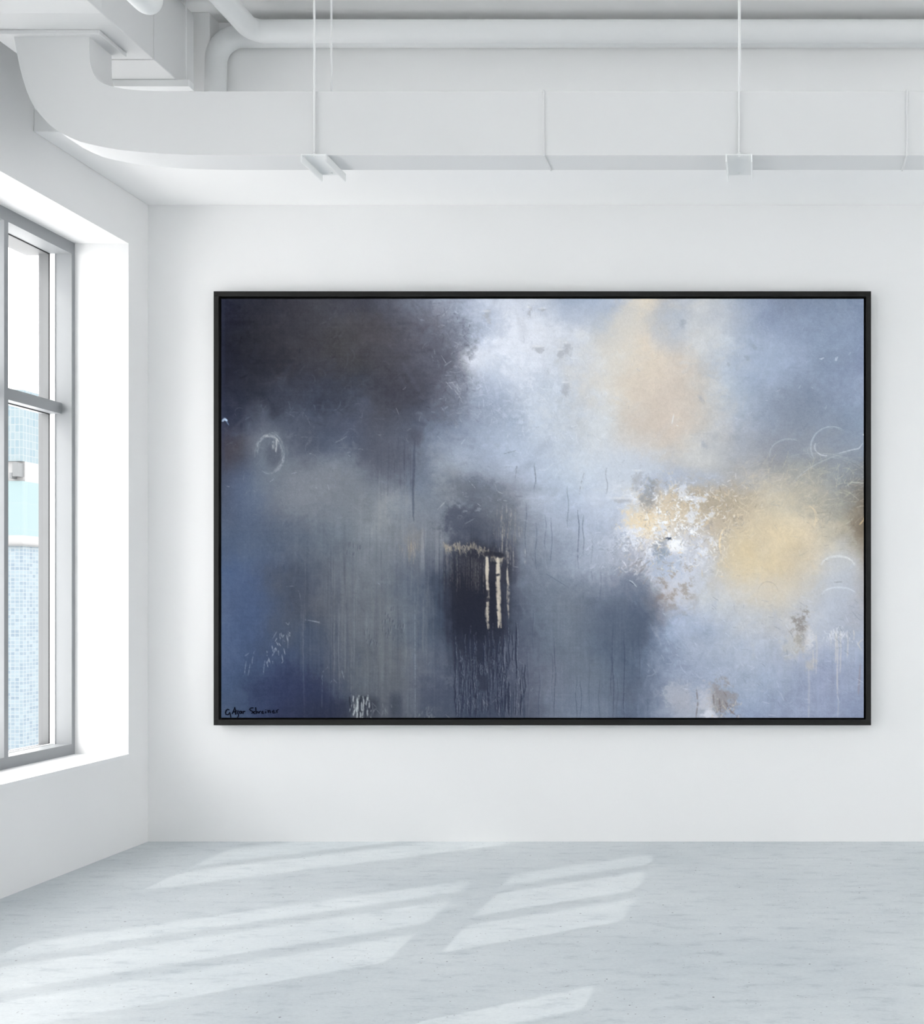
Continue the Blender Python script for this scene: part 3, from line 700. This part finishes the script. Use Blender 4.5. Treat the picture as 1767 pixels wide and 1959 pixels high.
# --- the burst of light at right: crust of white, cream and brown
cr2 = fbm(12, 11, 5, .75); cr3 = fbm(20, 16, 5, .7)
lay((178, 186, 202), ell(1150, 1060, 55, 44, .8, .6, crust) * .45)
lay((196, 178, 152), ell(1350, 975, 90, 42, .7, .5, cr3) * .6)
lay((176, 162, 140), ell(1365, 960, 75, 22, .6, .8, cr2) * .6)
lay((228, 208, 176), ell(1268, 985, 50, 44, .7, .9, cr2) * .7)
lay((244, 226, 196), ell(1240, 1005, 38, 22, .7, .7, cr2) * .75, .3)
lay((236, 212, 170), ell(1225, 1000, 22, 14, .7, .7, cr3) * .4)
lay((208, 214, 228), ell(1300, 1075, 48, 60, .7, .6, cr2) * .65, .2)
lay((150, 134, 122), region(1255, 1075, 1325, 1165, 20, 24) * sstep(.0, .6, cr2) * .55)
lay((140, 130, 122), region(1330, 960, 1420, 1040, 24, 24) * sstep(.2, .7, cr2) * .5)
lay((226, 230, 240), region(1180, 920, 1380, 1080, 30, 26) * sstep(.15, .5, cr3) * .75, .45)
lay((250, 250, 252), region(1225, 940, 1345, 1060, 24, 20) * sstep(.3, .6, cr2) * .85, .5)
lay((250, 250, 252), ell(1290, 1045, 18, 12, .6, .6, cr2) * .9, .6)
lay((96, 108, 128), ell(1263, 1052, 12, 20, .6, .9, cr2) * .5)
lay((112, 120, 138), ell(1240, 945, 16, 26, .7, .9, cr2) * .5)
lay((158, 176, 204), ell(1270, 1080, 26, 24, .6, .9, cr2) * .5)
for q in ([(1268, 1031), (1276, 1029), (1284, 1032)], [(1276, 1033), (1283, 1028)]): stroke(q, 3, (60, 72, 92), .8, -.2)
scumble(region(1195, 930, 1400, 1090, 24, 24), (246, 246, 248), .010, 12, 1.5, .75, None, 1, .5, .12)
scumble(region(1195, 930, 1400, 1090, 24, 24), (240, 214, 170), .005, 12, 1.5, .6, None, 1, .4, .12)
scumble(region(1230, 930, 1430, 1100, 24, 24), (140, 126, 112), .006, 9, 1.2, .5, None, 1, -.2, .12)
scumble(region(1210, 930, 1330, 1090, 20, 24), (116, 126, 148), .005, 9, 1.2, .5, None, 1, -.2, .12)
scumble(region(1110, 990, 1240, 1100, 24, 24), (214, 220, 232), .009, 11, 1.2, .55, -40, .6, .4)
scumble(region(1150, 1040, 1240, 1110, 20, 20), (90, 100, 120), .005, 10, 1.2, .45, -40, .6, -.2)
for k in range(30):
    x = rng.normal(1216, 16); y = rng.normal(1090, 9)
    stroke([(x, y), (x + rng.uniform(6, 16), y - rng.uniform(8, 16))], rng.uniform(1.5, 3), (196, 196, 206) if k % 2 else (150, 146, 150), .6, .4, .2)
stroke([(1202, 1110), (1208, 1113), (1217, 1123)], 2.4, (190, 200, 214), .7, .4); stroke([(1204, 1113), (1212, 1119)], 1.5, (60, 70, 90), .7)
lay((212, 198, 170), ell(1490, 965, 70, 34, .8, .4, n_mid) * .4)
lay((218, 201, 170), ell(1470, 1060, 80, 60, .75, .5, n_mid) * .4)
lay((228, 204, 158), ell(1415, 1080, 30, 44, .75, .3, n_mid) * .5)
lay((214, 202, 184), ell(1470, 1130, 70, 26, .8, .4, n_mid) * .5)
lay((128, 116, 102), ell(1656, 985, 22, 60, .9, .5, n_mid) * .5)
lay((150, 150, 144), ell(1590, 965, 45, 26, .8, .6, cr3) * .45)
scumble(region(1420, 895, 1640, 990, 40, 26), (212, 203, 180), .011, 26, 1.4, .45, -35, .5, .2, .03)
scumble(region(1480, 900, 1650, 1000, 30, 26), (158, 162, 160), .0040, 24, 1.4, .4, -35, .5, .1, .03)
scumble(region(1360, 935, 1450, 1040, 24, 24), (236, 222, 192), .0075, 20, 1.3, .55, -40, .9, .3, .05)
scumble(region(1540, 960, 1650, 1070, 24, 24), (128, 122, 112), .004, 20, 1.4, .35, -40, .8, .1, .03)
scumble(region(1470, 1085, 1560, 1140, 30, 20), (172, 162, 146), .004, 8, 1.2, .35)
lay((190, 197, 208), ell(1610, 1090, 38, 50, .55, .3, n_mid) * .6); lay((182, 190, 206), ell(1600, 1150, 60, 60, .8, .3, n_mid) * .4)
def arcs(cx, cy, rx, ry, t0, t1, col, n_, al, w_=1.3, jit=1.5, tilt=0):
    for k in range(n_):
        a, b_ = t0 + rng.normal(0, .12), t1 + rng.normal(0, .12); jx, jy = rng.normal(0, jit, 2); q = []
        for i in range(15):
            t = a + (b_ - a) * i / 14; x, y = (rx + jx) * math.cos(t), (ry + jy) * math.sin(t)
            q.append((cx + x * math.cos(tilt) - y * math.sin(tilt), cy + x * math.sin(tilt) + y * math.cos(tilt)))
        stroke(q, w_, col, al, .3, .25)
PI = math.pi
arcs(1590, 855, 40, 38, PI * .85, PI * 1.65, (196, 206, 218), 5, .4, 1.1, 1.2); arcs(1580, 855, 22, 18, PI * .45, PI * 1.1, (222, 228, 236), 3, .6)
arcs(1510, 868, 38, 28, PI * .95, PI * 1.6, (186, 196, 208), 4, .4, 1.1, 1.2); arcs(1585, 862, 44, 24, PI * .8, PI * 1.2, (184, 192, 204), 3, .35)
arcs(1600, 905, 90, 34, PI * 1.05, PI * 1.6, (190, 196, 202), 5, .35, 1.2, 2.5, -.35); arcs(1560, 930, 110, 60, PI * 1.45, PI * 1.85, (196, 200, 202), 4, .3, 1.2, 5)
stroke([(1600, 868), (1630, 860), (1642, 858), (1650, 847)], 2, (220, 226, 234), .7, .4, .15); stroke([(1650, 831), (1654, 832)], 3, (240, 242, 244), .9, .4)
stroke([(1625, 922), (1652, 924)], 2, (206, 204, 196), .6, .3); stroke([(1643, 1004), (1652, 994), (1651, 990)], 2, (238, 204, 150), .8, .4)
arcs(1545, 990, 16, 22, -PI * .45, PI * .25, (238, 218, 182), 3, .6)
arcs(1602, 1082, 31, 18, PI * 1.05, PI * 1.95, (222, 224, 224), 5, .6, 1.5, 1.2); arcs(1604, 1138, 32, 14, PI * 1.05, PI * 1.9, (218, 224, 232), 4, .5, 1.4, 1)
stroke([(1595, 1114), (1610, 1113)], 1.6, (120, 124, 132), .6); arcs(1468, 1133, 19, 20, PI * 1.05, PI * 2.0, (176, 164, 148), 2, .55, 1, .8)
arcs(1390, 1040, 14, 30, PI * .8, PI * 1.35, (246, 224, 184), 3, .6, 2)
for (x, y, dx, dy) in ((1570, 686, 5, -2), (1598, 684, -1, 6), (1601, 682, -2, 8), (1567, 686, 4, 1), (1288, 792, -4, 18), (1293, 813, 4, 2), (1270, 868, 2, -3)): stroke([(x, y), (x + dx, y + dy)], 1.6, (236, 240, 246), .8, .4)
for (x, y) in ((1308, 615), (1306, 624), (1392, 694), (1340, 762), (1430, 685), (1443, 664), (1345, 850), (1440, 795)): lay((140, 150, 168), ell(x, y, 6, 3, .9, 1.2, cr2, 50) * .35)
# flaked dents in the pale centre
for (x, y, rx, ry) in ((1030, 668, 9, 6), (1072, 676, 6, 8), (1084, 666, 5, 11), (1080, 742, 8, 11), (1040, 592, 6, 3), (1012, 595, 4, 8), (930, 605, 6, 10), (1190, 958, 18, 5), (1222, 920, 10, 20)):
    lay((168, 172, 183), ell(x, y, rx, ry, .7, 1.2, cr2) * .6, -.3); lay((236, 238, 242), ell(x - 2, y - ry, rx, 2, .8, .8, cr2) * .5, .3)
for q in ([(860, 600), (868, 599), (874, 608), (874, 616)], [(834, 603), (842, 602)], [(884, 620), (884, 640)], [(884, 645), (890, 640)], [(888, 661), (897, 660)], [(840, 676), (852, 690)], [(862, 678), (884, 668)], [(820, 694), (830, 684)],
          [(826, 580), (842, 579)], [(848, 588), (851, 602)], [(896, 680), (898, 694)], [(966, 893), (984, 893)], [(1110, 925), (1116, 905)], [(1109, 930), (1107, 945)], [(984, 900), (988, 890), (984, 915)], [(962, 868), (985, 862)], [(1022, 893), (1024, 925)]):
    stroke(q, 1.4, (84, 86, 100), .48, -.2, .25)
for q in ([(843, 680), (852, 695)], [(852, 730), (864, 745)], [(868, 745), (880, 762)], [(848, 700), (862, 690)], [(945, 925), (950, 940), (962, 945)], [(896, 920), (908, 934)], [(1025, 898), (1042, 900), (1058, 885)], [(1142, 887), (1150, 876)], [(880, 850), (888, 840)],
          [(835, 975), (850, 960)], [(950, 957), (957, 955)], [(962, 957), (968, 958)], [(912, 963), (918, 968)]):
    stroke(q, 1.4, (216, 222, 230), .45, .4, .2)
lay((150, 156, 168), region(870, 925, 940, 990, 16, 16) * sstep(.35, .7, cr2) * .5, .2)
# --- lower right
lay((190, 184, 178), ell(1536, 1210, 18, 26, .6, .9, cr2) * .5); lay((136, 128, 124), ell(1534, 1200, 12, 22, .7, 1.5, cr2) * .7)
lay((226, 226, 230), ell(1548, 1218, 8, 20, .7, 1.4, cr2) * .6, .4)
lay((202, 198, 186), ell(1515, 1235, 22, 16, .7, .9, cr3) * .45); lay((200, 192, 172), ell(1550, 1272, 7, 12, .8, 1.0, cr2) * .45)
for x, y0_, y1_, w_, a_ in ((1600, 1205, 1330, 3.4, .55), (1606, 1205, 1290, 2.6, .55), (1597, 1205, 1270, 3, .6), (1620, 1208, 1260, 3, .5), (1554, 1240, 1285, 3, .5), (1560, 1210, 1290, 4, .35), (1546, 1280, 1374, 5, .3), (1632, 1205, 1225, 3, .6), (1588, 1205, 1235, 2, .4), (1601, 1320, 1374, 3, .25)):
    stroke([(x, y0_), (x + 1, (y0_ + y1_) / 2), (x, y1_)], w_, (210, 206, 200), a_, .3, .15, .1)
for k in range(50):
    x = rng.normal(1604, 15); y = 1206 + abs(x - 1604) * .4 + rng.normal(0, 5)
    stroke([(x, y), (x + rng.normal(0, 2), y + rng.uniform(3, 12))], 1.5, (234, 234, 238), .6, .4, .2)
stroke([(1650, 1222), (1640, 1232), (1648, 1245)], 2, (212, 204, 192), .6, .3); stroke([(1645, 1270), (1641, 1330)], 4, (150, 136, 140), .4)
lay((150, 142, 140), ell(1378, 1338, 22, 26, .5, .9, cr2) * .75); lay((206, 206, 212), ell(1350, 1345, 14, 26, .6, .8, cr2) * .6, .3)
lay((178, 182, 194), ell(1295, 1330, 26, 20, .6, .9, cr2) * .7, .3); lay((168, 170, 182), ell(1300, 1352, 24, 20, .8, .5, st2) * .5)
lay((214, 218, 228), ell(1355, 1368, 14, 8, .6, .8, cr2) * .8, .3)
for q in ([(1331, 1318), (1334, 1345), (1330, 1374)], [(1363, 1328), (1365, 1350)], [(1375, 1336), (1378, 1370)], [(1384, 1340), (1396, 1360), (1408, 1370)], [(1416, 1358), (1420, 1362)]): stroke(q, 3, (120, 112, 112), .6, -.2, .25)
for k in range(30):
    x, y = rng.normal(1390, 12), rng.normal(1355, 12); stroke([(x, y), (x + rng.normal(0, 4), y + rng.uniform(3, 10))], 2, (214, 198, 178) if k % 2 else (126, 116, 112), .6, .3, .2)
for k in range(150):                                      # nicks and ridges
    x, y = rng.uniform(1290, 1640), rng.uniform(1140, 1370)
    a = rng.normal(.6, .6); L_ = rng.uniform(5, 14)
    stroke([(x, y), (x + L_ * math.cos(a), y + L_ * math.sin(a))], 1.3, (216, 222, 234) if k % 2 else (124, 132, 150), rng.uniform(.2, .6), .3)
for k in range(160):
    x, y = rng.uniform(960, 1640), rng.uniform(580, 1130)
    a = rng.uniform(0, 6.3); L_ = rng.uniform(3, 9)
    stroke([(x, y), (x + L_ * math.cos(a), y + L_ * math.sin(a))], 1.1, (236, 238, 242) if k % 2 else (130, 138, 152), rng.uniform(.15, .45), .3)
scumble(region(1250, 1100, 1330, 1300, 24, 40), (186, 198, 218), .004, 16, 1.6, .4, 50, .3, .2)
lay((58, 66, 92), region(421, 571, 428, 900, 4, 20) * .3)

grey = IMG.mean(2, keepdims=True)
IMG = grey + (IMG - grey) * .82                           # the pigments are greyed with white and black
IMG += (fbm(3, 3, 2) * 2.6 + rng.normal(0, 2.2, PX.shape))[..., None] * (0.5 + sstep(40, 170, grey[..., 0]) * .5)[..., None]
PAINT_GAIN = 1.03
lin = np.clip(IMG, 0, 255) / 255
lin = np.where(lin <= .04045, lin / 12.92, ((lin + .055) / 1.055) ** 2.4) * PAINT_GAIN
lin *= 1 - .24 * np.exp(-lin / .07)                        # dark colours lowered to offset the stronger window light at left
lin = np.clip(lin, 0, .97)
cx0, cx1, cz1, cz0 = fx(421.9), fx(1652.1), fz(570.9), fz(1373.5)
VXs = cx0 + PX / CW * (cx1 - cx0); VZs = cz1 + PYc / CH * (cz0 - cz1)
VYs = CY - np.clip(HGT, -.3, 1.2) * .0009
edge = (PX < .1) | (PX > CW - .1) | (PYc < .1) | (PYc > CH - .1)
co_ = np.stack([VXs, VYs, VZs], -1).reshape(-1, 3)
nv = NXc * NYc
idx = np.arange(nv).reshape(NYc, NXc)
quads = np.stack([idx[:-1, :-1], idx[1:, :-1], idx[1:, 1:], idx[:-1, 1:]], -1).reshape(-1, 4)
# the canvas is stretched over bars: turn its rim back towards the wall
rim = np.concatenate([idx[0, :], idx[1:, -1], idx[-1, -2::-1], idx[-2:0, 0]])
back = co_[rim].copy(); back[:, 1] = D - .012
bi = nv + np.arange(len(rim)); nx_ = np.roll(np.arange(len(rim)), -1)
side = np.stack([rim, rim[nx_], bi[nx_], bi], -1)
allv = np.concatenate([co_, back]).astype(np.float32)
allq = np.concatenate([quads, side]).astype(np.int32)
me = bpy.data.meshes.new('canvas')
me.vertices.add(len(allv)); me.vertices.foreach_set('co', allv.ravel())
me.loops.add(allq.size); me.loops.foreach_set('vertex_index', allq.ravel())
me.polygons.add(len(allq)); me.polygons.foreach_set('loop_start', np.arange(0, allq.size, 4, dtype=np.int32))
me.polygons.foreach_set('loop_total', np.full(len(allq), 4, dtype=np.int32))
me.update(calc_edges=True)
sm = np.ones(len(allq), dtype=bool); sm[len(quads):] = False
me.polygons.foreach_set('use_smooth', sm)
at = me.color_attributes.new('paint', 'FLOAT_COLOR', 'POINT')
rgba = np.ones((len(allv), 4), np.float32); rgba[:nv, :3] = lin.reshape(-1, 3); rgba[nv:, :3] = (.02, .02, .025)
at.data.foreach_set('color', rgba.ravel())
m, nt, b = new_mat('oil_paint_on_canvas')
ca = nt.nodes.new('ShaderNodeAttribute'); ca.attribute_name = 'paint'
tc = nt.nodes.new('ShaderNodeTexCoord'); nz = nt.nodes.new('ShaderNodeTexNoise')
nz.inputs['Scale'].default_value = 260; nz.inputs['Detail'].default_value = 3; nt.links.new(tc.outputs['Object'], nz.inputs['Vector'])
mr = nt.nodes.new('ShaderNodeMapRange'); mr.inputs[1].default_value = .25; mr.inputs[2].default_value = .75; mr.inputs[3].default_value = .955; mr.inputs[4].default_value = 1.045
nt.links.new(nz.outputs['Fac'], mr.inputs[0])
mu = nt.nodes.new('ShaderNodeVectorMath'); mu.operation = 'SCALE'
nt.links.new(ca.outputs['Color'], mu.inputs[0]); nt.links.new(mr.outputs[0], mu.inputs['Scale'])
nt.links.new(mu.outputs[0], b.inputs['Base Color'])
b.inputs['Roughness'].default_value = .75; b.inputs['Specular IOR Level'].default_value = .04
me.materials.append(m)
canvas = bpy.data.objects.new('canvas', me); C.objects.link(canvas); canvas.parent = pic; canvas.location = -Vector(pic.location)

# handwritten signature, brushed in dark ink at the lower left
SIG = [
 # G
 [(437.5, 1358.5), (434.5, 1356.8), (431.5, 1359), (430, 1363), (431, 1367), (434.5, 1367.8), (437.5, 1365), (438.5, 1362.5)], [(438.2, 1363), (439.5, 1368), (440.4, 1373)],
 # A
 [(443, 1366), (446, 1359), (448, 1353), (449.2, 1359), (449.6, 1367.5)], [(443.8, 1362.5), (450, 1362)],
 # z
 [(450.5, 1360.5), (455, 1360), (452.5, 1364.5), (455, 1366), (455, 1370.5), (452.5, 1372.6)],
 # a
 [(461, 1361), (457.5, 1361), (456.4, 1364), (459, 1365.5), (461.2, 1361.5), (461.6, 1365.5)],
 # r
 [(463.6, 1360.6), (464.2, 1366)], [(464, 1363.2), (465.6, 1361), (467.8, 1361.2)],
 # S
 [(483.5, 1354.4), (479, 1354.6), (476, 1357), (478.5, 1359.6), (482.2, 1361.4), (482.5, 1364), (479.6, 1364.6)],
 # c
 [(487, 1361.5), (484.2, 1362), (483.6, 1364.6), (486.8, 1365.8)],
 # h
 [(488, 1353.4), (488.6, 1359.5), (489, 1365.8)], [(489, 1362.6), (491.4, 1361), (492.8, 1364.8)],
 # r
 [(494.4, 1361), (494.8, 1364.8)], [(494.6, 1362.6), (496.6, 1360.8), (498, 1361)],
 # e
 [(499.4, 1363), (502.6, 1362), (501.6, 1360.4), (499.4, 1362), (500.2, 1365.2), (504, 1364.8)],
 # i
 [(507, 1361), (507.4, 1364.8)], [(507, 1357.6), (507.3, 1358.4)],
 # n
 [(511.4, 1358.4), (512.2, 1364)], [(512, 1361), (515, 1358.8), (516.6, 1364.2)],
 # e
 [(520, 1362), (524, 1360.6), (522.6, 1358.6), (520, 1361), (521.4, 1364.6), (525.6, 1363.6)],
 # r
 [(527.6, 1358.6), (529, 1364)], [(528, 1360.8), (529.8, 1358), (532, 1357.4)],
]
for part_ in (SIG[:9], SIG[9:]):                          # the two words
    s = MB()
    for ln in part_: s.tube([Vector((fx(x), CY - .001, fz(y))) for x, y in ln], .0025, 8)
    sg = s.build('signature', M_ink, pic)
    sg.parent = canvas; sg.location = (0, 0, 0)
    sg['label'] = 'dark handwritten signature in the lower left corner'
#PAINT_END

# ------------------------------------------------------------------ outside the window
TB = empty('office_tower', (-210, 270, -60))
tag(TB, 'pale blue glass office tower seen through the window', 'building')
def tower():
    d = 240.0
    k = d / FPX
    xr = wx(43, d); xl = xr - 80
    def z(py): return EYE + (VY - py) * k
    fa = facade_mat('tower_glass', (.090, .125, .145), (.115, .143, .155), (.145, .160, .165), 1.0, 1.75)
    fb = facade_mat('tower_windows', (.085, .112, .138), (.122, .152, .170), (.148, .164, .172), 1.0, .85)
    fc = facade_mat('tower_spandrel', (.118, .160, .168), (.124, .164, .172), (.132, .166, .173), 4.4, 6.0)
    wt = paint_mat('tower_white', (.17, .172, .174), .7, .03, .3)
    gy = paint_mat('tower_grey', (.085, .09, .094), .7, .05, .3)
    MB().loft([[(xl, d, -60), (xr, d, -60), (xr, d + 60, -60), (xl, d + 60, -60)], [(xl, d, z(1045)), (xr, d, z(1045)), (xr, d + 60, z(1045)), (xl, d + 60, z(1045))]]).build('window_wall', fb, TB)
    MB().box(xl, xr + .4, d - .6, d + 60, z(1045), z(1042)).build('ledge', gy, TB)
    MB().box(xl, xr, d, d + 60, z(1042), z(1024)).build('parapet', wt, TB)
    MB().box(xl, xr, d, d + 60, z(1024), z(920)).build('spandrel', fc, TB)
    MB().box(xl, xr, d + .8, d + 60, z(920), z(882)).build('terrace', wt, TB)
    MB().box(xr - 1.7, xr - .3, d - .9, d + .8, z(912), z(886)).build('plant_unit', gy, TB)
    MB().box(xr - 2.4, xr - 1.8, d - .9, d + .8, z(916), z(905)).build('plant_unit', gy, TB)
    MB().loft([[(xl, d, z(882)), (xr, d, z(882)), (xr, d + 60, z(882)), (xl, d + 60, z(882))],
               [(xl, d, z(735)), (xr, d, z(745)), (xr, d + 60, z(745)), (xl, d + 60, z(735))]]).build('upper_glazing', fa, TB)
tower()
struct(MB().box(-500, 300, -300, 500, -61, -60).build('ground', M_bounce))

# unseen canopy added outside to keep direct sun off the end wall
c = MB(); tri = [(-7.1, 2.6), (-3.53, 2.6), (-3.53, 4.82)]
c.loft([[(x, y, 4.0) for x, y in tri], [(x, y, 4.06) for x, y in tri]])
struct(c.build('added_sun_canopy', M_sill))

# ------------------------------------------------------------------ daylight
W = bpy.data.worlds.new('daylight'); bpy.context.scene.world = W; W.use_nodes = True
bg = W.node_tree.nodes['Background']
bg.inputs[0].default_value = (1.0, .985, .975, 1); bg.inputs[1].default_value = 4.3
sun = bpy.data.lights.new('sun', 'SUN'); sun.energy = .78; sun.angle = math.radians(.12); sun.color = (1, .96, .9)
so = bpy.data.objects.new('sun', sun); C.objects.link(so)
so.location = (-20, -10, 20)
so.rotation_euler = Vector((1.06, .66, -1)).to_track_quat('-Z', 'Y').to_euler()

# ------------------------------------------------------------------ camera
cam = bpy.data.cameras.new('camera'); co = bpy.data.objects.new('camera', cam); C.objects.link(co)
co.location = (0, 0, EYE); co.rotation_euler = (math.pi / 2, 0, 0)
cam.sensor_fit = 'AUTO'; cam.sensor_width = 36
cam.lens = 36 * FPX / 1959
cam.shift_x = -(VX - 1767 / 2) / 1959; cam.shift_y = (VY - 1959 / 2) / 1959
cam.clip_start = .05; cam.clip_end = 1500
S = bpy.context.scene
S.camera = co
S.view_settings.view_transform = 'Standard'; S.view_settings.look = 'None'
S.view_settings.gamma = 1; S.view_settings.exposure = 0.54
S.view_settings.use_curve_mapping = False
S.cycles.use_denoising = True
S.cycles.max_bounces = 10; S.cycles.diffuse_bounces = 8; S.cycles.transparent_max_bounces = 16
S.cycles.sample_clamp_indirect = 6
